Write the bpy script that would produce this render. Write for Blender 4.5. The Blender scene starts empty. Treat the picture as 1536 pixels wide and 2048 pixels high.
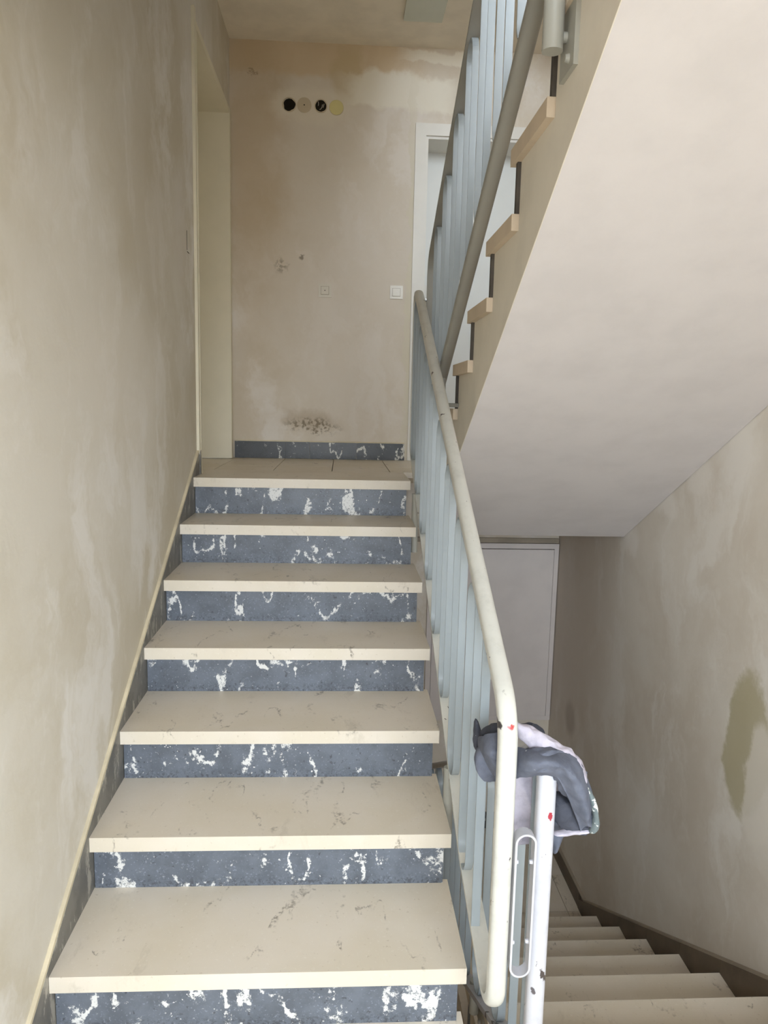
import bpy, bmesh, math, random
from mathutils import Vector, Matrix, noise as mnoise
random.seed(7)
scene = bpy.context.scene
COL = scene.collection

# ------------------------------------------------------------------ camera
cam_data = bpy.data.cameras.new('camera')
cam = bpy.data.objects.new('camera', cam_data); COL.objects.link(cam)
FPX, PITCH, YAW, ROLL = 1499.48, 0.1429, 0.0587, 0.0223
_f = Vector((math.sin(YAW)*math.cos(PITCH), math.cos(YAW)*math.cos(PITCH), -math.sin(PITCH)))
_r = Vector((math.cos(YAW), -math.sin(YAW), 0)); _u = _r.cross(_f)
_c, _s = math.cos(ROLL), math.sin(ROLL)
_r2 = _c*_r + _s*_u; _u2 = -_s*_r + _c*_u
M = Matrix((_r2, _u2, -_f)).transposed().to_4x4()
M.translation = Vector((0.7011, -1.7058, 1.4162))
cam.matrix_world = M
cam_data.sensor_fit = 'VERTICAL'; cam_data.sensor_height = 36.0
cam_data.lens = 36.0*FPX/2048.0
cam_data.clip_start = 0.05
scene.camera = cam

# ------------------------------------------------------------------ daylight and exposure
world = bpy.data.worlds.new('world'); scene.world = world; world.use_nodes = True
bg = world.node_tree.nodes['Background']
bg.inputs[1].default_value = 1.0
_nt = world.node_tree      # overcast sky over a darker ground, the same all round
_tc = _nt.nodes.new('ShaderNodeTexCoord'); _sx = _nt.nodes.new('ShaderNodeSeparateXYZ'); _rp = _nt.nodes.new('ShaderNodeMapRange')
_mx = _nt.nodes.new('ShaderNodeMix'); _mx.data_type = 'RGBA'
_nt.links.new(_tc.outputs['Generated'], _sx.inputs[0]); _nt.links.new(_sx.outputs[2], _rp.inputs['Value'])
_rp.inputs['From Min'].default_value = -0.04; _rp.inputs['From Max'].default_value = 0.06
_nt.links.new(_rp.outputs['Result'], _mx.inputs[0])
SKY, GROUND = 8.4, 3.0
_mx.inputs[6].default_value = (0.92*GROUND, 0.92*GROUND, 0.90*GROUND, 1); _mx.inputs[7].default_value = (0.81*SKY, 0.905*SKY, 1.0*SKY, 1)
_nt.links.new(_mx.outputs[2], bg.inputs[0])
def portal(name, loc, sx, sz):
    l = bpy.data.lights.new(name, 'AREA'); l.shape = 'RECTANGLE'; l.size = sx; l.size_y = sz
    l.cycles.is_portal = True
    o = bpy.data.objects.new(name, l); COL.objects.link(o); o.location = loc
    o.rotation_euler = (math.radians(90), 0, 0)
WIN1 = (0.08, 2.11, 0.55, 2.22); WIN2 = (0.08, 2.11, 2.60, 4.85); YF = -2.95
for nm, w in (('window_daylight', WIN1), ('upper_window_daylight', WIN2)):
    portal(nm, ((w[0]+w[1])/2, YF-0.16, (w[2]+w[3])/2), w[1]-w[0], w[3]-w[2])
vs = scene.view_settings
scene.display_settings.display_device = 'sRGB'
vs.view_transform = 'Standard'; vs.look = 'None'; vs.gamma = 1.0; vs.use_curve_mapping = False
vs.exposure = 1.0
scene.cycles.max_bounces = 10; scene.cycles.diffuse_bounces = 8
scene.cycles.use_denoising = True
scene.cycles.sample_clamp_indirect = 8.0

# ------------------------------------------------------------------ measures
T, R, TH = 0.3162, 0.175, 0.0436
SL = R/T
XR, YB, ZC = 2.19, 3.25, 3.59           # right wall, back wall, upper ceiling
ZL, ZH, ZF, ZH2 = 1.05, -0.175, -1.575, 2.454   # landing, half-landing, lower floor, next half-landing

# ------------------------------------------------------------------ material tools
def s2l(c):
    return tuple((v/255/12.92 if v/255 <= 0.04045 else ((v/255+0.055)/1.055)**2.4) for v in c) + (1.0,)
class NB:
    def __init__(s, name, rough=0.6, spec=0.5, metallic=0.0):
        s.m = bpy.data.materials.new(name); s.m.use_nodes = True
        s.nt = s.m.node_tree; s.b = s.nt.nodes['Principled BSDF']
        s.b.inputs['Roughness'].default_value = rough
        s.b.inputs['Specular IOR Level'].default_value = spec
        s.b.inputs['Metallic'].default_value = metallic
    def put(s, sock, v):
        if isinstance(v, bpy.types.NodeSocket): s.nt.links.new(v, sock)
        else:
            if hasattr(sock.default_value, '__len__') and not hasattr(v, '__len__'): v = [v]*len(sock.default_value)
            if hasattr(sock.default_value, '__len__') and len(sock.default_value) == 4 and len(v) == 3: v = tuple(v)+(1,)
            sock.default_value = v
    def node(s, t, **k):
        n = s.nt.nodes.new('ShaderNode'+t)
        for a, b in k.items(): setattr(n, a, b)
        return n
    def coord(s, rnd=False):
        v = s.node('TexCoord').outputs['Object']
        if rnd:
            r = s.node('ObjectInfo').outputs['Random']
            v = s.vec('ADD', v, s.vec('SCALE', (7.3, 11.7, 5.1), r))
        return v
    def vec(s, op, a, b):
        n = s.node('VectorMath', operation=op); s.put(n.inputs[0], a)
        if op == 'SCALE': s.put(n.inputs['Scale'], b)
        else: s.put(n.inputs[1], b)
        return n.outputs['Value'] if op in ('LENGTH', 'DISTANCE') else n.outputs['Vector']
    def noise(s, v, scale, detail=4, rough=0.55, dist=0.0, color=False):
        n = s.node('TexNoise'); s.put(n.inputs['Vector'], v); n.inputs['Scale'].default_value = scale
        n.inputs['Detail'].default_value = detail; n.inputs['Roughness'].default_value = rough
        n.inputs['Distortion'].default_value = dist
        return n.outputs['Color' if color else 'Fac']
    def map(s, v, a, b, c=0.0, d=1.0, smooth=True):
        n = s.node('MapRange', interpolation_type='SMOOTHSTEP' if smooth else 'LINEAR')
        s.put(n.inputs['Value'], v)
        for k, x in zip(('From Min', 'From Max', 'To Min', 'To Max'), (a, b, c, d)): n.inputs[k].default_value = x
        return n.outputs['Result']
    def math(s, op, a, b=0.0):
        n = s.node('Math', operation=op); s.put(n.inputs[0], a); s.put(n.inputs[1], b)
        return n.outputs[0]
    def mix(s, f, a, b, mode='MIX'):
        n = s.node('Mix', data_type='RGBA', blend_type=mode)
        s.put(n.inputs[0], f); s.put(n.inputs[6], a); s.put(n.inputs[7], b)
        return n.outputs[2]
    def sep(s, v):
        n = s.node('SeparateXYZ'); s.put(n.inputs[0], v); return n.outputs
    def warp(s, v, scale, amt, detail=5):
        c = s.noise(v, scale, detail, 0.65, color=True)
        return s.vec('ADD', v, s.vec('SCALE', s.vec('SUBTRACT', c, (0.5, 0.5, 0.5)), amt))
    def blob(s, v, c, r, soft=0.2):
        d = s.vec('DIVIDE', s.vec('SUBTRACT', v, c), r)
        n = s.node('VectorMath', operation='LENGTH'); s.put(n.inputs[0], d)
        return s.map(n.outputs['Value'], 1+soft, 1-soft)
    def box(s, v, c, r, soft=0.2):
        d = s.node('VectorMath', operation='ABSOLUTE'); s.put(d.inputs[0], s.vec('DIVIDE', s.vec('SUBTRACT', v, c), r))
        x = s.sep(d.outputs[0])
        mx = s.math('MAXIMUM', s.math('MAXIMUM', x[0], x[1]), x[2])
        return s.map(mx, 1+soft, 1-soft)
    def bump(s, h, strength=0.2, dist=0.01):
        n = s.node('Bump'); n.inputs['Strength'].default_value = strength; n.inputs['Distance'].default_value = dist
        s.put(n.inputs['Height'], h); s.nt.links.new(n.outputs[0], s.b.inputs['Normal'])
    def done(s, col):
        s.put(s.b.inputs['Base Color'], col); return s.m

def plaster(name, a, b, c, patches=(), bump=0.25):
    k = NB(name, 0.75, 0.25); v = k.coord()
    w = k.warp(v, 1.7, 0.5)
    n1 = k.map(k.noise(w, 1.1, 5, 0.6), 0.38, 0.64)
    st = k.vec('MULTIPLY', w, (1.0, 1.0, 0.45))
    n2 = k.map(k.noise(st, 3.2, 6, 0.62, 0.6), 0.47, 0.68)
    n3 = k.map(k.noise(w, 9, 5, 0.7, 0.4), 0.55, 0.75)
    col = k.mix(n1, a, b); col = k.mix(k.math('MULTIPLY', n2, 0.8), col, c)
    col = k.mix(k.math('MULTIPLY', n3, 0.22), col, c)
    wp = k.warp(v, 3.5, 0.22, 7); wp2 = k.warp(v, 9, 0.05, 6)
    for (kind, ctr, rad, soft, colr, amt) in patches:
        msk = (k.blob if kind[0] == 'b' else k.box)(wp2 if kind.endswith('f') else wp, ctr, rad, soft)
        if kind.endswith('n'): msk = k.math('MULTIPLY', msk, k.map(k.noise(v, 45, 5, 0.7), 0.47, 0.56))
        col = k.mix(k.math('MULTIPLY', msk, amt), col, colr)
    h = k.math('ADD', k.noise(w, 6, 6, 0.6), k.math('MULTIPLY', k.noise(v, 60, 3), 0.25))
    k.bump(h, bump, 0.006)
    return k.done(col)

PA, PB, PC = s2l((212, 207, 196)), s2l((198, 190, 172)), s2l((226, 223, 218))
WALL_L = plaster('plaster_left', PA, PB, PC, [
    ('b', (0, 0.9, 1.5), (0.3, 0.5, 0.22), 0.5, s2l((220, 214, 204)), 0.5),
    ('b', (0, 1.2, 2.1), (0.3, 0.35, 0.4), 0.6, s2l((186, 176, 156)), 0.45),
    ('b', (0, 0.2, 2.4), (0.3, 0.4, 0.3), 0.6, s2l((192, 183, 160)), 0.4),
    ('b', (0, 1.75, 2.15), (0.3, 0.13, 0.22), 0.5, s2l((212, 206, 198)), 0.5)])
WALL_R = plaster('plaster_right', s2l((224, 218, 208)), s2l((211, 202, 189)), s2l((233, 229, 222)), [
    ('b', (2.19, 0.80, 0.21), (0.3, 0.15, 0.27), 0.10, s2l((178, 170, 138)), 0.85),
    ('b', (2.19, 0.70, 0.10), (0.3, 0.10, 0.25), 0.15, s2l((228, 222, 212)), 0.8),
    ('b', (2.19, 1.33, 1.13), (0.3, 0.10, 0.10), 0.4, s2l((240, 236, 230)), 0.6),
    ('b', (2.19, 1.62, 0.97), (0.3, 0.12, 0.07), 0.4, s2l((240, 236, 230)), 0.6),
    ('b', (2.19, 2.0, 0.76), (0.3, 0.10, 0.07), 0.4, s2l((236, 232, 226)), 0.6),
    ('b', (2.19, 1.05, 1.25), (0.3, 0.16, 0.12), 0.4, s2l((240, 236, 230)), 0.5),
    ('bf', (2.19, 2.79, -0.55), (0.3, 0.10, 0.10), 0.4, s2l((120, 108, 98)), 0.5),
    ('b', (2.19, 2.9, 0.1), (0.3, 0.7, 0.9), 0.6, s2l((190, 177, 162)), 0.6)])
WALL_B = plaster('plaster_back', s2l((222, 213, 200)), s2l((211, 199, 180)), s2l((233, 227, 220)), [
    ('x', (0.5, 3.25, 3.52), (0.62, 0.4, 0.10), 0.35, s2l((214, 192, 158)), 0.75),
    ('x', (0.70, 3.25, 3.40), (0.07, 0.4, 0.16), 0.35, s2l((202, 184, 146)), 0.6),
    ('b', (0.12, 3.25, 3.0), (0.2, 0.4, 0.8), 0.6, s2l((196, 176, 144)), 0.6),
    ('x', (1.05, 3.25, 3.33), (0.33, 0.4, 0.10), 0.2, s2l((240, 235, 222)), 0.85),
    ('x', (1.45, 3.25, 3.545), (0.37, 0.4, 0.035), 0.3, s2l((240, 235, 222)), 0.8),
    ('b', (0.50, 3.25, 3.22), (0.26, 0.4, 0.11), 0.35, s2l((232, 224, 208)), 0.7),
    ('b', (0.75, 3.25, 2.0), (0.42, 0.4, 0.7), 0.5, s2l((232, 226, 219)), 0.55),
    ('b', (0.50, 3.25, 1.30), (0.17, 0.4, 0.06), 0.5, s2l((176, 160, 136)), 0.5),
    ('bn', (0.52, 3.25, 1.265), (0.16, 0.4, 0.05), 0.4, s2l((126, 112, 92)), 0.8),
    ('bn', (0.297, 3.25, 2.27), (0.035, 0.4, 0.04), 0.5, s2l((120, 108, 88)), 0.6),
    ('bn', (0.417, 3.25, 2.33), (0.018, 0.4, 0.02), 0.5, s2l((110, 98, 80)), 0.7),
    ('bn', (0.115, 3.25, 3.41), (0.035, 0.4, 0.02), 0.3, s2l((150, 126, 98)), 0.6),
    ('x', (1.125, 3.25, 2.1), (0.022, 0.4, 1.1), 0.4, s2l((222, 216, 198)), 0.7)])

def paint(name, c, rough=0.45, spec=0.5, var=0.05, bump=0.0, rnd=False):
    k = NB(name, rough, spec); v = k.coord(rnd)
    d = tuple(x*(1-2.2*var) for x in c[:3])
    col = k.mix(k.map(k.noise(v, 5, 5, 0.6), 0.35, 0.7), c, d)
    if bump: k.bump(k.noise(v, 45, 4), bump, 0.003)
    return k.done(col)
SOFFIT = paint('soffit_paint', s2l((214, 209, 208)), 0.7, 0.3, 0.03, 0.08)
CEIL = paint('ceiling_paint', s2l((236, 227, 211)), 0.8, 0.2, 0.05, 0.05)
STRINGER = paint('stringer_paint', s2l((226, 219, 205)), 0.6, 0.35, 0.04, 0.08)
JAMB = paint('jamb_paint', s2l((226, 219, 198)), 0.5, 0.4, 0.02)
DOORW = paint('door_white', s2l((228, 230, 228)), 0.4, 0.5, 0.01)
CASING = paint('casing_white', s2l((232, 230, 224)), 0.4, 0.5, 0.02)
CABINET = paint('cabinet_paint', s2l((220, 211, 206)), 0.45, 0.5, 0.03)
CAULK = paint('caulk_cream', s2l((224, 212, 184)), 0.6, 0.3, 0.12, 0.2)
PLASTIC = paint('switch_plastic', s2l((230, 226, 216)), 0.3, 0.5, 0.02)
YELLOW = paint('cover_yellow', s2l((222, 212, 152)), 0.5, 0.4, 0.02)
COVER = paint('cover_beige', s2l((206, 192, 166)), 0.5, 0.4, 0.02)
DARK = paint('dark_hole', s2l((44, 38, 30)), 0.8, 0.2, 0.2)
WIRE = paint('wire_grey', s2l((170, 165, 155)), 0.4, 0.5, 0.02)
GAP = paint('gap_dark', s2l((70, 60, 52)), 0.9, 0.1, 0.1)
LAMP = paint('lamp_glass', s2l((196, 200, 186)), 0.25, 0.5, 0.02)
METAL = NB('handle_metal', 0.3, 0.5, 1.0).done((0.5, 0.5, 0.5, 1))
BARS = paint('baluster_grey_blue', s2l((154, 163, 168)), 0.35, 0.5, 0.03, 0.03)
GREYP = paint('rail_grey', s2l((150, 148, 140)), 0.42, 0.5, 0.05, 0.06)
MOUNTG = paint('mount_green_grey', s2l((164, 163, 154)), 0.45, 0.5, 0.06, 0.12)

def rail_paint(name, base, chips, amount):
    k = NB(name, 0.35, 0.5); v = k.coord()
    col = k.mix(k.map(k.noise(v, 14, 5, 0.7), 0.45, 0.75), base, tuple(x*0.86 for x in base[:3]))
    g = k.noise(k.vec('MULTIPLY', v, (1, 1, 0.6)), 30, 5, 0.62)
    m = k.map(g, amount, amount+0.015)
    col = k.mix(m, col, s2l((74, 66, 64)))
    wf = k.warp(v, 60, 0.016, 4)
    for c, r, cc in chips:
        col = k.mix(k.blob(wf, c, r, 0.12), col, cc)
    k.bump(k.math('SUBTRACT', k.noise(v, 35, 4), k.math('MULTIPLY', m, 1.5)), 0.15, 0.002)
    return k.done(col)
RAILW = rail_paint('rail_cream_white', s2l((200, 199, 191)), [
    ((1.066, -0.125, 0.792), (0.009, 0.03, 0.012), s2l((70, 62, 60))),
    ((1.073, -0.165, 0.735), (0.013, 0.04, 0.008), s2l((176, 50, 48))),
    ((1.050, -0.165, 0.735), (0.006, 0.04, 0.010), s2l((60, 55, 54)))], 0.672)
RAILW2 = rail_paint('rail_white_worn', s2l((194, 194, 200)), [
    ((1.175, -0.16, 0.52), (0.006, 0.05, 0.011), s2l((160, 46, 60))),
    ((1.158, -0.16, 0.09), (0.006, 0.05, 0.009), s2l((90, 85, 88)))], 0.655)

def stone_tread(name):
    k = NB(name, 0.42, 0.45); v = k.coord(True)
    base = k.mix(k.map(k.noise(v, 3, 4), 0.35, 0.65), s2l((216, 206, 188)), s2l((222, 213, 199)))
    sp = k.map(k.noise(v, 110, 3, 0.7), 0.60, 0.72)
    base = k.mix(k.math('MULTIPLY', sp, 0.5), base, s2l((232, 226, 214)))
    sp2 = k.map(k.noise(v, 90, 2, 0.6), 0.33, 0.26)
    base = k.mix(k.math('MULTIPLY', sp2, 0.35), base, s2l((168, 152, 128)))
    w = k.warp(k.vec('MULTIPLY', v, (1.0, 0.42, 0.42)), 5, 0.16, 5)
    vein = k.math('ABSOLUTE', k.math('SUBTRACT', k.noise(w, 5.5, 2, 0.5), 0.5))
    vm = k.map(vein, 0.016, 0.0)
    brk = k.map(k.noise(v, 9, 4, 0.7), 0.48, 0.62)
    fine = k.map(k.noise(v, 70, 3, 0.7), 0.42, 0.58)
    base = k.mix(k.math('MULTIPLY', k.math('MULTIPLY', vm, brk), k.math('MULTIPLY', fine, 0.75)), base, s2l((120, 110, 96)))
    smear = k.map(k.noise(w, 9, 5, 0.7), 0.58, 0.72)
    base = k.mix(k.math('MULTIPLY', smear, 0.22), base, s2l((150, 140, 122)))
    k.bump(k.noise(v, 120, 3), 0.06, 0.002)
    return k.done(base)
TREAD = stone_tread('cream_stone')
def stone_dark(name, base, blotch, amt=1.0):
    k = NB(name, 0.36, 0.55); v = k.coord(True)
    col = k.mix(k.map(k.noise(v, 12, 5, 0.65), 0.35, 0.68), base, tuple(x*0.72 for x in base[:3]))
    col = k.mix(k.math('MULTIPLY', k.map(k.noise(v, 150, 2), 0.6, 0.72), 0.4), col, tuple(min(1, x*2.2) for x in base[:3]))
    w = k.warp(k.vec('MULTIPLY', v, (1.0, 1.0, 0.40)), 10, 0.07, 5)
    vein = k.map(k.math('ABSOLUTE', k.math('SUBTRACT', k.noise(w, 7.5, 2, 0.5), 0.5)), 0.05, 0.0)
    clus = k.map(k.noise(v, 11, 3, 0.6), 0.36, 0.62)
    val = k.math('ADD', k.noise(v, 62, 8, 0.82), k.math('MULTIPLY', k.math('MULTIPLY', vein, clus), 0.24))
    m = k.map(val, 0.645, 0.675)
    fleck = k.math('MULTIPLY', k.map(k.noise(v, 75, 2, 0.6), 0.70, 0.72), k.map(k.noise(v, 5, 2), 0.45, 0.6))
    m = k.math('MAXIMUM', m, fleck)
    col = k.mix(k.math('MULTIPLY', m, amt), col, blotch)
    gz = k.sep(k.node('TexCoord').outputs['Generated'])[2]
    pit = k.math('MAXIMUM', k.map(k.noise(v, 60, 3, 0.6), 0.36, 0.30), k.math('MULTIPLY', k.map(gz, 0.34, 0.0), k.map(k.noise(v, 95, 4, 0.75), 0.50, 0.58)))
    col = k.mix(k.math('MULTIPLY', pit, 0.55), col, s2l((38, 38, 40)))
    k.bump(k.math('SUBTRACT', k.noise(v, 90, 3), pit), 0.18, 0.002)
    return k.done(col)
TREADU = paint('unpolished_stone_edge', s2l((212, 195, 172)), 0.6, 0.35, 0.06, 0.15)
RISERU = paint('dark_riser_end', s2l((84, 78, 72)), 0.7, 0.3, 0.2)
RISER = stone_dark('blue_grey_marble', s2l((106, 113, 124)), s2l((222, 222, 220)))
SKIRT = stone_dark('dark_marble', s2l((66, 68, 70)), s2l((214, 212, 204)))
def stone_smear(name):
    k = NB(name, 0.5, 0.4); v = k.coord()
    col = k.mix(k.map(k.noise(v, 10, 5), 0.35, 0.65), s2l((104, 102, 98)), s2l((126, 123, 117)))
    m = k.map(k.noise(k.vec('MULTIPLY', v, (1, 1, 0.4)), 16, 6, 0.7), 0.54, 0.60)
    col = k.mix(k.math('MULTIPLY', m, 0.8), col, s2l((176, 171, 160)))
    return k.done(col)
SKIRT_L = stone_smear('dusty_dark_skirting')
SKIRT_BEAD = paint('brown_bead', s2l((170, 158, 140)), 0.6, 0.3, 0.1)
SKIRT_R = paint('brown_skirting', s2l((112, 98, 82)), 0.5, 0.4, 0.16)
TILE = stone_tread('floor_tile_stone')
CONCRETE = paint('concrete', s2l((190, 182, 172)), 0.8, 0.2, 0.06)

def fabric(name, c, spots=None):
    k = NB(name, 0.9, 0.15); v = k.coord()
    col = k.mix(k.map(k.noise(v, 22, 5, 0.6), 0.35, 0.7), c, tuple(x*0.7 for x in c[:3]))
    if spots: col = k.mix(k.map(k.noise(v, 60, 4, 0.7), spots, spots+0.03), col, s2l((226, 226, 222)))
    h = k.math('ADD', k.noise(v, 30, 4, 0.6), k.math('MULTIPLY', k.noise(v, 400, 2), 0.15))
    k.bump(h, 0.35, 0.006)
    return k.done(col)
CLOTH = fabric('grey_blue_cloth', s2l((104, 108, 121)), 0.72)
LILAC = fabric('lilac_cloth', s2l((190, 184, 196)), 0.70)
CLOTHD = fabric('dark_grey_cloth', s2l((74, 76, 85)), 0.74)
HEM = fabric('paint_spattered_hem', s2l((116, 126, 127)), 0.58)

# ------------------------------------------------------------------ mesh tools
def link(o, parent=None):
    COL.objects.link(o)
    if parent is not None:
        bpy.context.view_layer.update()
        o.parent = parent; o.matrix_parent_inverse = parent.matrix_world.inverted()
    return o
def from_bm(name, bm, m, parent=None, smooth=False, bevel=0.0, seg=2):
    if bevel:
        bmesh.ops.bevel(bm, geom=[e for e in bm.edges if e.calc_face_angle(0) > 0.5], offset=bevel, segments=seg, affect='EDGES', profile=0.5)
    bmesh.ops.recalc_face_normals(bm, faces=bm.faces)
    me = bpy.data.meshes.new(name); bm.to_mesh(me); bm.free()
    me.materials.append(m)
    if smooth:
        for p in me.polygons: p.use_smooth = True
        try: me.set_sharp_from_angle(angle=math.radians(35))
        except Exception: pass
    return link(bpy.data.objects.new(name, me), parent)
def add_box(bm, x0, x1, y0, y1, z0, z1):
    vs_ = [bm.verts.new(p) for p in ((x0,y0,z0),(x1,y0,z0),(x1,y1,z0),(x0,y1,z0),(x0,y0,z1),(x1,y0,z1),(x1,y1,z1),(x0,y1,z1))]
    for f in ((0,3,2,1),(4,5,6,7),(0,1,5,4),(1,2,6,5),(2,3,7,6),(3,0,4,7)): bm.faces.new([vs_[i] for i in f])
def box(name, x0, x1, y0, y1, z0, z1, m, parent=None, bevel=0.0, seg=2):
    bm = bmesh.new(); add_box(bm, x0, x1, y0, y1, z0, z1)
    return from_bm(name, bm, m, parent, bevel > 0, bevel, seg)
def boxes(name, lst, m, parent=None):
    bm = bmesh.new()
    for b in lst: add_box(bm, *b)
    return from_bm(name, bm, m, parent)
def prism_x(name, poly, x0, x1, m, parent=None, bevel=0.0):      # polygon in (y,z), extruded in x
    bm = bmesh.new()
    a = [bm.verts.new((x0, y, z)) for y, z in poly]; b = [bm.verts.new((x1, y, z)) for y, z in poly]
    bm.faces.new(a); bm.faces.new(b[::-1]); n = len(poly)
    for i in range(n): bm.faces.new((a[i], b[i], b[(i+1) % n], a[(i+1) % n]))
    for f in bm.faces: f.normal_update()
    bmesh.ops.triangulate(bm, faces=[f for f in bm.faces if len(f.verts) > 4])
    return from_bm(name, bm, m, parent, bevel > 0, bevel)
def prism_y(name, poly, y0, y1, m, parent=None, bevel=0.0, smooth=False):   # polygon in (x,z)
    bm = bmesh.new()
    a = [bm.verts.new((x, y0, z)) for x, z in poly]; b = [bm.verts.new((x, y1, z)) for x, z in poly]
    bm.faces.new(a); bm.faces.new(b[::-1]); n = len(poly)
    for i in range(n): bm.faces.new((a[i], b[i], b[(i+1) % n], a[(i+1) % n]))
    return from_bm(name, bm, m, parent, smooth or bevel > 0, bevel)
def fillet(pts, radii, n=10):
    out = []; N = len(pts)
    for i, (p, r) in enumerate(zip(pts, radii)):
        p = Vector(p); a = (Vector(pts[i-1])-p).normalized(); b = (Vector(pts[(i+1) % N])-p).normalized()
        ang = a.angle(b); t = r/math.tan(ang/2)
        c = p+(a+b).normalized()*(r/math.sin(ang/2))
        s, e = p+a*t-c, p+b*t-c
        for k in range(n+1):
            w = k/n; tot = s.angle(e)
            v = (s*math.sin((1-w)*tot)+e*math.sin(w*tot))/math.sin(tot)
            out.append(c+v)
    return out
def sweep_yz(bm, path, prof, x0):      # closed path of 2D (y,z); prof = (x, outward) pairs
    n = len(path); cy = sum((p for p in path), Vector((0, 0)))/n
    rings = []
    for i in range(n):
        t = (path[(i+1) % n]-path[i-1]).normalized(); nn = Vector((t.y, -t.x))
        area = sum(path[j].x*path[(j+1) % n].y-path[(j+1) % n].x*path[j].y for j in range(n)) if i == 0 else area
        if area < 0: nn = -nn
        rings.append([bm.verts.new((x0+a, path[i].x+nn.x*b, path[i].y+nn.y*b)) for a, b in prof])
    m = len(prof)
    for i in range(n):
        A, B = rings[i], rings[(i+1) % n]
        for j in range(m): bm.faces.new((A[j], A[(j+1) % m], B[(j+1) % m], B[j]))
def tube(bm, p0, p1, r0, r1=None, n=16, caps=True):
    r1 = r0 if r1 is None else r1
    p0, p1 = Vector(p0), Vector(p1); d = (p1-p0).normalized()
    a = d.orthogonal().normalized(); b = d.cross(a)
    A = [bm.verts.new(p0+(a*math.cos(t)+b*math.sin(t))*r0) for t in (2*math.pi*i/n for i in range(n))]
    B = [bm.verts.new(p1+(a*math.cos(t)+b*math.sin(t))*r1) for t in (2*math.pi*i/n for i in range(n))]
    for i in range(n): bm.faces.new((A[i], A[(i+1) % n], B[(i+1) % n], B[i]))
    if caps: bm.faces.new(A[::-1]); bm.faces.new(B)
def tube_obj(name, p0, p1, r0, m, parent=None, r1=None, n=20, bevel=0.0):
    bm = bmesh.new(); tube(bm, p0, p1, r0, r1, n)
    return from_bm(name, bm, m, parent, True, bevel)
def thing(name, label, cat, loc=(0, 0, 0), group=None):
    o = bpy.data.objects.new(name, None); COL.objects.link(o); o.location = loc
    o['label'] = label; o['category'] = cat
    if group: o['group'] = group
    o.empty_display_size = 0.1
    return o
def struct(o, label=None):
    o['kind'] = 'structure'
    if label: o['label'] = label
    return o

# ------------------------------------------------------------------ the stairwell shell
WT = 0.25
def clad(name, lst, m, label): return struct(boxes(name, lst, m), label)
clad('wall_left', [(-WT, -0.012, YF-0.2, 2.085, -1.8, 5.2), (-WT, -0.012, 2.085, 3.15, -1.8, ZL-0.06), (-WT, -0.012, 2.085, 3.15, 3.15, 5.2),
                   (-WT, -0.012, 3.15, YB+0.2, -1.8, 5.2)], WALL_L, 'bare smoothed plaster wall left of the stairs')
clad('wall_right', [(XR, XR+WT, YF-0.2, YB+0.2, -1.8, 5.2)], WALL_R, 'patchy bare plaster wall beside the descending flight')
DX0, DX1, DZ1 = 1.20, 2.10, 3.085
clad('wall_back', [(-0.012, DX0, YB, YB+0.45, -1.8, 5.2), (DX0, DX1, YB, YB+0.45, -1.8, ZL), (DX0, DX1, YB, YB+0.45, DZ1, 5.2),
                   (DX1, XR, YB, YB+0.45, -1.8, 5.2)], WALL_B, 'stripped plaster end wall of the upper landing with white filler patches')
w1, w2 = WIN1, WIN2
clad('wall_front', [(-0.012, w1[0], YF-0.2, YF, -1.8, 5.2), (w1[1], XR, YF-0.2, YF, -1.8, 5.2), (w1[0], w1[1], YF-0.2, YF, -1.8, w1[2]),
                    (w1[0], w1[1], YF-0.2, YF, w1[3], w2[2]), (w1[0], w1[1], YF-0.2, YF, w2[3], 5.2)], CEIL, 'wall with the windows behind the half-landing')
for i, w in enumerate((w1, w2)):
    wo = boxes('window_%d' % (i+1), [(w[0], w[0]+0.06, YF-0.1, YF-0.04, w[2], w[3]), (w[1]-0.06, w[1], YF-0.1, YF-0.04, w[2], w[3]),
        (w[0]+0.06, w[1]-0.06, YF-0.1, YF-0.04, w[2], w[2]+0.06), (w[0]+0.06, w[1]-0.06, YF-0.1, YF-0.04, w[3]-0.06, w[3]),
        ((w[0]+w[1])/2-0.03, (w[0]+w[1])/2+0.03, YF-0.1, YF-0.04, w[2]+0.06, w[3]-0.06)], CASING)
    struct(wo, 'white framed stairwell window behind the half-landing' if i == 0 else 'white framed window one floor further up')
# ceiling of the upper landing, underside of the next flight above the left flight, top slab
struct(box('ceiling', -0.012, XR, 2.44, YB, ZC, ZC+0.2, CEIL), 'cream painted ceiling over the upper landing')
struct(prism_x('ceiling', [(-0.22, ZH2-0.27), (-0.22, ZH2), (2.44, ZC+0.2), (2.44, ZC)], -0.012, 1.03, SOFFIT), 'painted underside of the next flight')
struct(boxes('ceiling', [(-0.012, XR, YF, -0.625, ZH2-0.20, ZH2), (-0.012, 1.03, -0.625, -0.22, ZH2-0.20, ZH2)], SOFFIT), 'underside of the half-landing one floor up')
struct(box('ceiling', -0.2, XR+0.2, YF-0.2, YB+0.4, 5.0, 5.2, CEIL), 'top of the stairwell')

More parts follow.
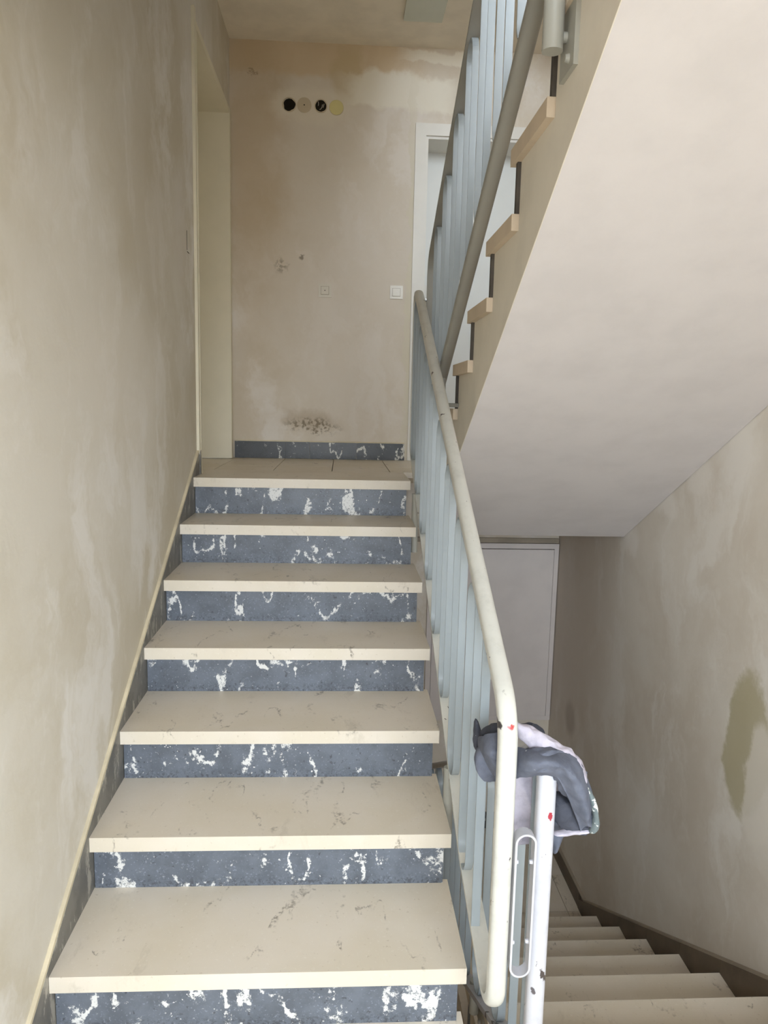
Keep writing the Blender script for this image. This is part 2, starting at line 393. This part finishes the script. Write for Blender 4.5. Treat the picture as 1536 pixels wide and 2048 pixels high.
# ------------------------------------------------------------------ floors
fl = struct(box('floor', 0.0, XR, 2.10, YB, 0.79, ZL-0.03, CONCRETE), 'upper landing of cream stone tiles')
xs = [0.0]+[0.0205+0.316*i for i in range(0, 7)]+[XR]
ys = [2.352, 2.652, 2.952, YB]
for i in range(len(xs)-1):
    for j in range(3):
        if xs[i+1]-xs[i] < 0.01: continue
        box('tile', xs[i]+0.002, xs[i+1]-0.002, ys[j]+0.0005, ys[j+1]-0.0005, ZL-0.03, ZL-0.0008+0.0006*random.random(), TILE, fl)
for j in range(6):      # floor inside the left doorway
    box('tile', -WT, 0.018, 2.10+0.19*j, 2.289+0.19*j if j < 5 else 3.15, ZL-0.05, ZL-0.001, TILE, fl)
hl = struct(box('floor', 0.0, XR, YF, -0.154, ZH-0.25, ZH-0.03, CONCRETE), 'half-landing of cream stone at the foot of the flight')
for i in range(7):
    for j in range(9):
        x0 = 0.0+0.313*i; y0 = YF+0.328*j
        box('tile', x0+0.001, x0+0.312, y0+0.001, min(y0+0.327, -0.156), ZH-0.03, ZH, TILE, hl)
box('tile', 0.0, 1.0386, -0.155, 0.06, ZH-0.0436, ZH, TREAD, hl, 0.004)
lf = struct(box('floor', -0.012, XR, -2.0, YB, ZF-0.2, ZF-0.02, CONCRETE), 'lower floor of cream stone tiles')
for i in range(7):
    for j in range(5):
        x0 = 2.095-0.31*i; y0 = 2.34+0.352*(j-1)
        if y0+0.35 > 1.9: box('tile', x0-0.308, x0, y0, min(y0+0.349, YB-0.02), ZF-0.02, ZF-0.0005*random.random(), TILE, lf)
for j in range(4):
    y0 = 2.34+0.352*(j-1); box('tile', 2.098, 2.17, y0, min(y0+0.349, YB-0.02), ZF-0.02, ZF, TILE, lf)

# ------------------------------------------------------------------ baseboards
bb = thing('baseboard_back', 'x', 'x'); del bb['category']; struct(bb, 'low dark marble skirting with white veins along the upper landing')
for a, b in ((0.008, 0.335), (0.337, 0.494), (0.496, 0.80), (0.802, 1.117)):
    box('skirting_tile', a, b, YB-0.012, YB, ZL, ZL+0.108+random.uniform(-.001, .001), SKIRT, bb, 0.0015)
box('top_bead', 0.008, 1.117, YB-0.010, YB, ZL+0.109, ZL+0.117, CAULK, bb)
bl = thing('baseboard_left', 'x', 'x'); del bl['category']; struct(bl, 'dusty grey stone skirting stepping up the left wall')
OFF = 0.022
for k in range(7):
    y0, y1 = k*T, min((k+1)*T, 2.06)
    poly = [(y0+0.0005, (k-1)*R), (y0+0.0005, y0*SL+OFF), (y1-0.0005, y1*SL+OFF), (y1-0.0005, (k-1)*R)]
    prism_x('skirting_stone', poly, -0.012, 0.0, SKIRT_L, bl)
prism_x('skirting_stone', [(-0.31, -0.175), (-0.31, -0.31*SL+OFF), (0, OFF), (0, -0.175)], -0.012, 0.0, SKIRT_L, bl)
prism_x('skirting_stone', [(2.06, ZL-0.1), (2.06, 2.06*SL+OFF), (2.085, 2.06*SL+OFF+0.008), (2.085, ZL-0.1)], -0.012, 0.004, SKIRT_L, bl)
prism_x('top_bead', [(-0.31, -0.31*SL+OFF), (-0.31, -0.31*SL+OFF+0.012), (2.06, 2.06*SL+OFF+0.012), (2.06, 2.06*SL+OFF)], -0.013, -0.001, CAULK, bl)
br = thing('baseboard_right', 'x', 'x'); del br['category']; struct(br, 'brown stone skirting stepping down the right wall')
RO = 0.052
def dz(y): return ZH-(y+0.154)*SL       # nosing line of the descending flight
for k in range(8):
    y0, y1 = -0.154+k*T, -0.154+(k+1)*T
    prism_x('skirting_stone', [(y0+.0005, dz(y0)-0.3), (y0+.0005, dz(y0)+RO), (y1-.0005, dz(y1)+RO), (y1-.0005, dz(y1)-0.3)], 2.168, XR, SKIRT_R, br)
yk = -0.154+8*T
yj = -0.154+(ZH-ZF-0.095+RO)/SL
prism_x('skirting_stone', [(yk, ZF), (yk, ZF+0.095), (YB, ZF+0.095), (YB, ZF)], 2.170, XR, SKIRT_R, br)
prism_x('top_bead', [(-0.154, dz(-0.154)+RO), (-0.154, dz(-0.154)+RO+0.008), (yj, ZF+0.103), (yj, ZF+0.095)], 2.172, XR, SKIRT_BEAD, br)
box('top_bead', 2.172, XR, yj, YB, ZF+0.095, ZF+0.103, SKIRT_BEAD, br)
bw = thing('baseboard_lower', 'x', 'x'); del bw['category']; struct(bw, 'dark marble skirting along the lower end wall')
for i in range(7):
    box('skirting_tile', 0.31*i, 0.31*i+0.308, YB-0.012, YB, ZF, ZF+0.12, SKIRT, bw)

# ------------------------------------------------------------------ doors
d1 = thing('door_1', 'x', 'x', (1.65, YB, ZL)); del d1['category']; struct(d1, 'white flush door in a deep white frame on the upper landing')
boxes('frame', [(1.137, DX0+0.004, YB-0.016, YB, ZL, 3.152), (DX1-0.004, 2.165, YB-0.016, YB, ZL, 3.152), (DX0+0.004, DX1-0.004, YB-0.016, YB, DZ1-0.004, 3.152)], CASING, d1)
boxes('jamb', [(DX0, DX0+0.02, YB, YB+0.30, ZL, DZ1), (DX1-0.02, DX1, YB, YB+0.30, ZL, DZ1), (DX0+0.02, DX1-0.02, YB, YB+0.30, DZ1-0.02, DZ1)], CASING, d1)
box('panel', DX0+0.02, DX1-0.02, YB+0.26, YB+0.30, ZL+0.005, DZ1-0.02, DOORW, d1, 0.003)
hp = box('lock_plate', DX0+0.040, DX0+0.085, YB+0.252, YB+0.26, 2.02, 2.215, CASING, d1, 0.003)
hb = bmesh.new(); tube(hb, (DX0+0.062, YB+0.255, 2.118), (DX0+0.062, YB+0.20, 2.118), 0.009); tube(hb, (DX0+0.056, YB+0.205, 2.118), (DX0+0.17, YB+0.205, 2.118), 0.009)
ho = from_bm('lever', hb, METAL, hp, True); ho['label'] = 'grey metal lever'
d2 = thing('door_2', 'x', 'x', (-0.1, 2.6, ZL)); del d2['category']; struct(d2, 'cream doorway with a deep reveal in the left wall')
box('far_jamb', -WT, 0.006, 3.15-0.03, 3.17, ZL+0.004, 3.15, JAMB, d2, 0.003)
box('head', -WT, 0.003, 2.085, 3.12, 3.12, 3.15, JAMB, d2)
box('near_jamb', -WT, 0.004, 2.085, 2.105, ZL, 3.12, JAMB, d2)
box('casing', -0.012, 0.002, 2.052, 2.087, ZL+0.10, 3.20, JAMB, d2, 0.002)
box('panel', -WT+0.005, -WT+0.045, 2.105, 3.12, ZL+0.004, 3.12, JAMB, d2)

# ------------------------------------------------------------------ stair flights
def tread_mesh(x0, x1, y0, y1, zt, parent, mat=None):
    bm = bmesh.new(); add_box(bm, x0, x1, y0, y1, zt-TH, zt)
    return from_bm('tread', bm, mat or TREAD, parent, True, 0.005, 2)
f1 = thing('stair_flight', 'ascending left flight of cream stone treads over blue-grey marble risers', 'stairs', (0.52, 0, ZH), 'stone stair flights')
for k in range(7):
    y0 = k*T
    tread_mesh(0.0, 1.0386, y0, y0+0.3625 if k < 6 else 2.349, k*R, f1)
    box('riser', 0.002, 1.022, y0+0.03, y0+0.05, (k-1)*R, k*R-TH, RISER, f1, 0.001)
poly = [(0.05, ZH), ]
for k in range(7): poly += [(k*T+0.05, k*R-TH), ((k+1)*T+0.05 if k < 6 else 2.0, k*R-TH)]
poly += [(2.10, ZL-TH), (2.10, 0.757), (2.0, 0.74), (0.05, ZH-0.33), (-0.154, ZH-0.25), (-0.154, ZH-0.05), (0.05, ZH-0.05)]
prism_x('slab', poly, -0.01, 1.014, STRINGER, f1)

f2 = thing('stair_flight', 'overhead right flight seen from below with smooth white soffit and projecting cream treads', 'stairs', (1.67, 2.0, ZL), 'stone stair flights')
NU = [(0.4223+(j)*T, 2.1038-j*R) for j in range(-2, 6)]
for y, z in NU:
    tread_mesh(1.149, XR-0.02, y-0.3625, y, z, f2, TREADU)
    box('riser', 1.158, XR-0.02, y-0.05, y-0.032, z-R, z-TH, RISERU, f2)
poly = []
for y, z in NU: poly += [(y-T-0.05, z-TH), (y-0.05, z-TH)]
poly += [(NU[-1][0]-0.05, ZL-0.05), (2.095, ZL-0.05), (2.095, 0.755), (-0.62, 0.755+2.715*0.557)]
SX = 1.170
prism_x('slab', poly, SX, XR-0.002, SOFFIT, f2)
prism_x('stringer_face', [(a, b) for a, b in poly], SX-0.002, SX+0.0005, STRINGER, f2)

f3 = thing('stair_flight', 'descending right flight of cream stone treads beside the patchy plaster wall', 'stairs', (1.68, 0, ZF), 'stone stair flights')
for k in range(0, 8):
    y0 = -0.154+k*T; z0 = ZH-k*R
    tread_mesh(1.192, 2.167, y0-0.3625 if k else y0-0.36, y0, z0 if k else z0+0.0005, f3)
    box('riser', 1.20, 2.166, y0-0.05, y0-0.03, z0-R, z0-TH, RISER, f3)
poly = []
for k in range(8): poly += [(-0.154+k*T-0.05, ZH-k*R-TH), (-0.154+k*T-0.05, ZH-(k+1)*R-TH)]
poly += [(poly[-1][0], ZF-0.02), (1.5, ZF-0.02), (-0.204, ZH-0.5)]
poly = [(-0.204, ZH-TH)]+poly[1:]
prism_x('slab', poly, 1.205, 2.167, STRINGER, f3)

# ------------------------------------------------------------------ railings
W_, D_ = 0.042, 0.026
PROF = [(-W_/2, -0.010), (W_/2, -0.010)]+[(W_/2*math.cos(t), 0.002+0.016*math.sin(t)) for t in [math.pi*i/10 for i in range(0, 11)]]
PROF = [(W_/2, -0.010)]+[(W_/2*math.cos(math.pi*i/12)**1.0, 0.000+0.017*math.sin(math.pi*i/12)**0.8) for i in range(13)]+[(-W_/2, -0.010)]
U0, U1 = -0.19, 2.12
def zb(u): return 0.015+SL*u
def zt(u): return 0.862+0.531*u
ACUT = math.atan(SL)
def railing(label, xf, toy, oz, framemat, loops, bars, bo, grp='stair railings'):
    base = thing('stair_railing', label, 'railing', (xf, toy(U0), oz+zb(U0)), grp)
    def tr(p): return Vector((toy(p.x), p.y+oz))
    pts = [(U0, 0.022), (0.25, zb(0.25)), (U1, zb(U1)), (U1, zt(U1)), (U0, zt(U0))]
    path = [tr(p) for p in fillet(pts, (0.066, 0.5, 0.10, 0.048, 0.13), 12)]
    bm = bmesh.new(); sweep_yz(bm, path, PROF, xf)
    from_bm('frame', bm, framemat, base, True)
    hw, r = 0.064, 0.0615
    fl_ = [(-0.011, -0.0025), (0.011, -0.0025), (0.011, 0.0025), (-0.011, 0.0025)]
    for c in loops:
        lo = zb(c)+0.011+r*(1/math.cos(ACUT)-1); hi = zt(c)-0.011-r*(1/math.cos(ACUT)-1)
        path = [Vector((c+r*math.cos(t), lo+r+r*math.sin(t))) for t in [math.pi+math.pi*i/12 for i in range(13)]]
        path += [Vector((c+r*math.cos(t), hi-r+r*math.sin(t))) for t in [math.pi*i/12 for i in range(13)]]
        bm = bmesh.new(); sweep_yz(bm, [tr(p) for p in path], fl_, xf+bo)
        from_bm('baluster_loop', bm, BARS, base, True)
    for c in bars:
        y = toy(c); box('baluster', xf+bo-0.011, xf+bo+0.011, y-0.0025, y+0.0025, oz+(zb(c) if c > 0.25 else 0.158-(0.25-c)*0.345)+0.006, oz+zt(c)-0.008, BARS, base, 0.001)
    return base
LOOPS = [0.207+0.258*i for i in range(8)]
rl = railing('chipped cream-white railing of pale bars along the ascending left flight', 1.070, lambda u: u, 0.0, RAILW, LOOPS, [0.030], -0.009)
YU = 1.80
ru = railing('grey primed railing with pale blue bars on the overhead flight', 1.121, lambda u: YU-u, 1.339, GREYP, [0.035+0.265*i for i in range(8)], [], 0.0)
YD = 1.955
rd = railing('worn white railing of the descending flight under the draped work garment', 1.168, lambda u: YD-u, -1.318, RAILW2, LOOPS[:-1], [1.93, 2.045], 0.0)
def mount(parent, x, y, z0, z1, xw, m, r=0.022, up=0.14):
    o = tube_obj('mount_post', (x, y, z0), (x, y, z1), r, m, parent, None, 20, 0.004)
    s = 1 if xw > x else -1
    tube_obj('mount_arm', (x, y+0.004, z0+0.03), (xw, y+0.004, z0+0.03), r*0.5, m, o)
    pl = box('mount_plate', min(xw, xw-s*0.010), max(xw, xw-s*0.010), y-0.055, y+0.045, z0-0.045, z0+up, m, o, 0.004)
    for dz_ in (-0.02, up-0.03): tube_obj('bolt', (xw-s*0.009, y-0.02, z0+dz_), (xw-s*0.018, y-0.02, z0+dz_), 0.010, m, o, 0.007, 12)
mount(ru, 1.128, -0.045, 2.150, 2.395, 1.168, MOUNTG)
tube_obj('mount_post', (1.121, 1.46, 1.425), (1.121, 1.46, 1.60), 0.013, GREYP, ru)
tube_obj('mount_arm', (1.115, 1.36, 1.418), (1.172, 1.30, 1.418), 0.008, GREYP, ru)
mount(rl, 1.054, 0.50, 0.03, 0.29, 1.014, MOUNTG, 0.016, 0.07)
mount(rl, 1.054, 1.80, 0.72, 1.00, 1.014, MOUNTG, 0.016, 0.07)
mount(rd, 1.176, 0.55, -0.62, -0.50, 1.206, MOUNTG, 0.016)
# strap loop joining the two newels, with round-headed pins
P = [(1.118+0.0215*math.cos(t), (0.468 if math.sin(t) > 0 else 0.168)+0.0215*math.sin(t)) for t in [2*math.pi*(i+0.5)/28 for i in range(28)]]
bm = bmesh.new(); N = len(P)
rings = []
lean = -0.02
for i in range(N):
    a, b = Vector(P[i-1]), Vector(P[(i+1) % N]); t = (b-a).normalized(); nn = Vector((t.y, -t.x)); p = Vector(P[i])
    rings.append([bm.verts.new(q) for q in ((p.x+nn.x*.0022, -0.205, p.y+nn.y*.0022), (p.x+nn.x*.0022, -0.175, p.y+nn.y*.0022), (p.x-nn.x*.0022, -0.175, p.y-nn.y*.0022), (p.x-nn.x*.0022, -0.205, p.y-nn.y*.0022))])
for i in range(N):
    A, B = rings[i], rings[(i+1) % N]
    for j in range(4): bm.faces.new((A[j], A[(j+1) % 4], B[(j+1) % 4], B[j]))
strap = from_bm('connecting_strap', bm, RAILW2, rl, True, 0.0006, 1); strap['label'] = 'flat white oval strap between the two end posts'
for x, z, s in ((1.0965, 0.418, 1), (1.1395, 0.418, -1), (1.0965, 0.222, 1), (1.1395, 0.224, -1)):
    bm = bmesh.new(); tube(bm, (x, -0.190, z), (x+s*0.009, -0.190, z), 0.0065, 0.0045, 12)
    from_bm('pin', bm, RAILW2, strap, True)

# ------------------------------------------------------------------ things on the walls
def switch(x, z, label, lit):
    o = thing('light_switch', label, 'switch', (x, YB, z), 'push switches on the end wall')
    box('cover_frame', x-0.041, x+0.041, YB-0.009, YB, z-0.041, z+0.041, PLASTIC, o, 0.006, 3)
    box('groove_shade', x-0.026, x+0.026, YB-0.0095, YB-0.008, z-0.026, z+0.026, SKIRT_BEAD, o)  # flat darker square, paints in the shadow outline around the rocker
    r = box('rocker', x-0.024, x+0.024, YB-0.014, YB-0.008, z-0.024, z+0.024, PLASTIC, o, 0.003)
    tube_obj('indicator', (x+lit, YB-0.0135, z+lit), (x+lit, YB-0.0155, z+lit), 0.003, DARK if not lit else CASING, r)
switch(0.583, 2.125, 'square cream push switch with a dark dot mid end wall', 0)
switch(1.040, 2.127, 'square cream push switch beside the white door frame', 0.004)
def disc(name, x, z, r, y0, y1, m, parent=None, wob=0.0, n=28):
    bm = bmesh.new()
    pts = [(x+(r*(1+wob*math.sin(3*t+x*40)+wob*.6*math.sin(7*t)))*math.cos(t), z+(r*(1+wob*math.sin(2*t)))*math.sin(t)) for t in [2*math.pi*i/n for i in range(n)]]
    a = [bm.verts.new((p[0], y0, p[1])) for p in pts]; b = [bm.verts.new((p[0], y1, p[1])) for p in pts]
    bm.faces.new(a); bm.faces.new(b[::-1])
    for i in range(n): bm.faces.new((a[i], b[i], b[(i+1) % n], a[(i+1) % n]))
    return from_bm(name, bm, m, parent)
def ring(name, x, z, r0, r1, y0, y1, m, parent, wob=0.0, n=28):
    bm = bmesh.new(); R_ = []
    for i in range(n):
        t = 2*math.pi*i/n; w = 1+wob*math.sin(3*t+x*40)+wob*.6*math.sin(7*t)
        c, s = math.cos(t), math.sin(t)
        R_.append([bm.verts.new(q) for q in ((x+r0*w*c, y0, z+r0*w*s), (x+r1*c, y0, z+r1*s), (x+r1*c, y1, z+r1*s), (x+r0*w*c, y1, z+r0*w*s))])
    for i in range(n):
        A, B = R_[i], R_[(i+1) % n]
        for j in range(4): bm.faces.new((A[j], A[(j+1) % 4], B[(j+1) % 4], B[j]))
    return from_bm(name, bm, m, parent)
g = 'round wall boxes in a row high on the end wall'
o = thing('wall_box', 'open dark wall box with ragged rim, end of the row by the doorway', 'junction box', (0.352, YB, 3.228), g)
disc('cavity', 0.352, 3.228, 0.036, YB-0.003, YB+0.0, DARK, o, 0.07); ring('rim', 0.352, 3.228, 0.037, 0.043, YB-0.004, YB, COVER, o, 0.07)
o = thing('wall_box', 'beige round box cover with a small dark centre hole', 'junction box', (0.444, YB, 3.229), g)
disc('cover', 0.444, 3.229, 0.044, YB-0.006, YB, COVER, o, 0.0); disc('centre_hole', 0.444, 3.229, 0.004, YB-0.0068, YB-0.006, DARK, o, 0, 12)
o = thing('wall_box', 'open dark wall box with loose grey wire ends', 'junction box', (0.546, YB, 3.228), g)
disc('cavity', 0.546, 3.228, 0.034, YB-0.003, YB, DARK, o, 0.02); ring('rim', 0.546, 3.228, 0.034, 0.040, YB-0.005, YB, COVER, o, 0.02)
for pts in ([(0.530, 3.252), (0.532, 3.236), (0.530, 3.228)], [(0.556, 3.236), (0.553, 3.220), (0.545, 3.208), (0.538, 3.207)], [(0.566, 3.240), (0.563, 3.228), (0.560, 3.218)]):
    bm = bmesh.new()
    for a, b in zip(pts[:-1], pts[1:]): tube(bm, (a[0], YB-0.006, a[1]), (b[0], YB-0.006, b[1]), 0.0022, None, 8)
    from_bm('wire', bm, WIRE, o, True)
o = thing('wall_box', 'pale yellow round box cover beside the white filler patch', 'junction box', (0.642, YB, 3.223), g)
disc('cover', 0.642, 3.223, 0.043, YB-0.006, YB, YELLOW, o); ring('rim', 0.642, 3.223, 0.042, 0.045, YB-0.003, YB, COVER, o)
o = thing('blank_plate', 'flush plastered-over switch plate on the left wall by the doorway', 'cover plate', (-0.012, 1.93, 2.125))
box('plate', -0.012, -0.0095, 1.885, 2.01, 2.085, 2.175, WALL_L, o, 0.001); boxes('seam', [(-0.0122, -0.0105, 1.881, 1.885, 2.09, 2.175), (-0.0122, -0.0105, 1.885, 1.93, 2.082, 2.0855)], GAP, o)
o = thing('ceiling_lamp', 'flat square frosted lamp on the landing ceiling', 'lamp', (1.13, 2.78, ZC))
box('diffuser', 1.02, 1.24, 2.62, 2.90, ZC-0.016, ZC-0.004, LAMP, o, 0.003); box('base', 1.035, 1.225, 2.635, 2.885, ZC-0.005, ZC, CASING, o)

# ------------------------------------------------------------------ meter cabinet at the lower level
o = thing('wall_cabinet', 'large pale flush meter cabinet on the lower end wall', 'cabinet', (1.75, YB, -0.75))
CX0, CX1, CZ0, CZ1, CY = 1.30, 2.186, -0.752, 0.503, YB-0.03
boxes('frame', [(CX0, CX0+0.035, CY, YB, CZ0, CZ1), (CX1-0.03, CX1, CY, YB, CZ0, CZ1), (CX0+0.035, CX1-0.03, CY, YB, CZ1-0.035, CZ1), (CX0+0.035, CX1-0.03, CY, YB, CZ0, CZ0+0.03)], CABINET, o)
box('back_panel', CX0+0.035, CX1-0.03, YB-0.004, YB, CZ0+0.03, CZ1-0.035, GAP, o)
dr = box('door', CX0+0.037, CX1-0.033, CY-0.003, YB-0.005, CZ0+0.032, CZ1-0.040, CABINET, o, 0.002)
struct(box('trim_1', 1.15, 2.186, YB-0.02, YB, CZ1+0.003, CZ1+0.035, SKIRT_BEAD), 'rough brown gap over the cabinet')

# ------------------------------------------------------------------ draped garment
def catmull(P, t):
    n = len(P)-1; x = min(max(t, 0), 0.9999)*n; i = int(x); w = x-i
    p0, p1, p2, p3 = P[max(i-1, 0)], P[i], P[i+1], P[min(i+2, n)]
    return [0.5*((2*b)+(c-a)*w+(2*a-5*b+4*c-d)*w*w+(3*b-a-3*c+d)*w**3) for a, b, c, d in zip(p0, p1, p2, p3)]
def ridge(x): return 0.5-abs(math.sin(x))**0.55
def crumple(p, seed, a):
    n1 = mnoise.noise(p*22+Vector((seed*3.1, 0, 0))); n2 = mnoise.noise(p*48+Vector((0, seed*2.3, 0)))
    return a*((0.45-abs(n1)*2.2)+0.5*(0.4-abs(n2)*2.0))
def fold_tube(name, P, depth, m, parent, seed, folds=4, amp=0.16, n=72, k=48):
    bm = bmesh.new(); rings = []
    for i in range(n+1):
        t = i/n; x, y, z, h = catmull(P, t); a = catmull(P, t-0.01); b = catmull(P, t+0.01)
        tx, tz = b[0]-a[0], b[2]-a[2]; L = math.hypot(tx, tz) or 1; nx, nz = -tz/L, tx/L
        end = math.sqrt(min(1, 7*t+0.03))*math.sqrt(min(1, 7*(1-t)+0.03))
        rg = []
        for j in range(k):
            th = 2*math.pi*j/k
            r = 1+amp*ridge(folds*th/2+seed+1.3*math.sin(t*4+seed))+amp*0.6*ridge((folds+2)*th/2-seed*2-2.2*math.sin(t*3))
            u, v = math.cos(th)*max(h, .002)*r*end, math.sin(th)*depth*r*end
            p = Vector((x+nx*u, y+v, z+nz*u))
            d = Vector((nx*math.cos(th), math.sin(th), nz*math.cos(th)))
            rg.append(bm.verts.new(p+d*crumple(p, seed, 0.0055*min(1, h/0.02))))
        rings.append(rg)
    for A, B in zip(rings[:-1], rings[1:]):
        for j in range(k): bm.faces.new((A[j], A[(j+1) % k], B[(j+1) % k], B[j]))
    bm.faces.new(rings[0][::-1]); bm.faces.new(rings[-1])
    o = from_bm(name, bm, m, parent, True)
    for p in o.data.polygons: p.use_smooth = True
    return o
def fold_sheet(name, rows, m, parent, seed, a=0.005, n=60, k=30, thick=0.003):
    bm = bmesh.new(); G = []
    for i in range(n+1):
        rr = [catmull([r[q] for r in rows], i/n) for q in range(len(rows[0]))]
        line = []
        for j in range(k+1):
            p = Vector(catmull(rr, j/k))
            w = 0.006*ridge(j/k*5.5+seed+0.9*math.sin(i/n*5+seed))*min(1, 6*i/n+.2)
            line.append(bm.verts.new(p+Vector((0, -w-crumple(p, seed, a), 0))))
        G.append(line)
    for i in range(n):
        for j in range(k): bm.faces.new((G[i][j], G[i+1][j], G[i+1][j+1], G[i][j+1]))
    o = from_bm(name, bm, m, parent, True)
    for p in o.data.polygons: p.use_smooth = True
    sm = o.modifiers.new('thickness', 'SOLIDIFY'); sm.thickness = thick
    return o
gm = thing('work_garment', 'crumpled grey-blue work garment with lilac lining draped over the white end posts', 'clothing', (1.157, -0.14, 0.60))
fold_tube('shell', [(1.027,-.085,.633,.030),(1.051,-.095,.613,.0491),(1.08,-.10,.611,.0465),(1.109,-.14,.63,.0322),(1.141,-.185,.652,.0282),(1.178,-.175,.648,.0301),(1.215,-.165,.613,.0332),(1.240,-.15,.568,.0326),(1.255,-.14,.520,.0227)], 0.034, CLOTH, gm, 1.0, 4, 0.16)
fold_tube('lining', [(1.098,-.13,.716,.0105),(1.129,-.14,.689,.0209),(1.17,-.16,.669,.0247),(1.215,-.165,.644,.0206),(1.241,-.165,.611,.0144),(1.255,-.16,.57,.0062)], 0.022, LILAC, gm, 2.2, 2, 0.10)['label'] = 'lilac lining turned out on top'
fold_tube('collar', [(1.118,-.08,.674,.0108),(1.144,-.08,.676,.0152),(1.166,-.08,.671,.013),(1.178,-.085,.661,.0065)], 0.02, CLOTHD, gm, 3.1, 2, 0.1)
fold_tube('sleeve_end', [(1.202,-.1,.526,.0171),(1.216,-.1,.463,.0161),(1.215,-.105,.416,.0139),(1.21,-.105,.386,.0064)], 0.02, CLOTH, gm, 4.0, 2, 0.1)
fold_tube('inner_fold', [(1.196,-.13,.545,.018),(1.220,-.14,.508,.036),(1.255,-.14,.48,.0251),(1.274,-.14,.474,.0167)], 0.028, CLOTHD, gm, 5.3, 3, 0.14)
fold_tube('rim', [(1.193,-.15,.46,.0031),(1.213,-.155,.464,.0062),(1.24,-.16,.47,.0072),(1.273,-.165,.476,.0062)], 0.012, LILAC, gm, 6.0, 2, 0.08)
fold_tube('hem', [(1.246,-.175,.6,.0031),(1.262,-.18,.569,.0071),(1.275,-.18,.531,.0081),(1.279,-.175,.489,.0082),(1.269,-.17,.475,.0051)], 0.012, HEM, gm, 7.0, 2, 0.1)['label'] = 'green-grey hem spattered with white paint'
fold_tube('cuff', [(1.031,-.02,.677,.0034),(1.036,-.02,.637,.0101),(1.034,-.02,.599,.0045)], 0.012, CLOTHD, gm, 8.0, 2, 0.1)
fold_tube('cuff', [(1.037,-.06,.65,.0077),(1.056,-.07,.667,.0131),(1.081,-.08,.679,.0163),(1.097,-.09,.681,.0129)], 0.02, CLOTHD, gm, 9.0, 2, 0.12)
FL = [[(1.118,-.075,.600),(1.16,-.063,.600),(1.196,-.075,.600),(1.24,-.063,.560)],[(1.123,-.063,.493),(1.159,-.075,.5),(1.203,-.063,.493),(1.234,-.075,.499)],[(1.123,-.075,.443),(1.161,-.063,.432),(1.19,-.075,.439),(1.226,-.063,.435)],[(1.13,-.063,.378),(1.153,-.075,.385),(1.184,-.063,.384),(1.207,-.075,.408)]]
fold_sheet('lining_flap', FL, LILAC, gm, 2.0, 0.003)['label'] = 'pale lilac flap hanging behind the post'
CAPE = [[(1.095,-0.15,0.595),(1.091,-0.16,0.636),(1.095,-0.145,0.664)],[(1.107,-0.18,0.611),(1.1,-0.2,0.655),(1.11,-0.165,0.672)],[(1.127,-0.19,0.616),(1.114,-0.228,0.667),(1.128,-0.18,0.676)],[(1.154,-0.195,0.619),(1.141,-0.234,0.67),(1.157,-0.18,0.675)],[(1.179,-0.2,0.619),(1.174,-0.234,0.668),(1.193,-0.18,0.673)],[(1.195,-0.2,0.596),(1.203,-0.232,0.641),(1.235,-0.18,0.647)],[(1.214,-0.19,0.557),(1.225,-0.225,0.603),(1.261,-0.17,0.597)],[(1.234,-0.18,0.513),(1.242,-0.215,0.556),(1.282,-0.16,0.537)],[(1.25,-0.165,0.475),(1.258,-0.195,0.501),(1.29,-0.15,0.47)]]
fold_sheet('outer_fold', CAPE, CLOTH, gm, 0.6, 0.005)
BULGE = [[(1.03,-0.06,0.645),(1.03,-0.075,0.619),(1.047,-0.06,0.574)],[(1.033,-0.1,0.669),(1.032,-0.135,0.642),(1.057,-0.11,0.578)],[(1.044,-0.125,0.687),(1.044,-0.16,0.649),(1.071,-0.13,0.571)],[(1.066,-0.125,0.69),(1.065,-0.165,0.651),(1.085,-0.14,0.578)],[(1.091,-0.13,0.675),(1.091,-0.16,0.643),(1.104,-0.14,0.59)]]
fold_sheet('gathered_fold', BULGE, CLOTH, gm, 1.9, 0.006)
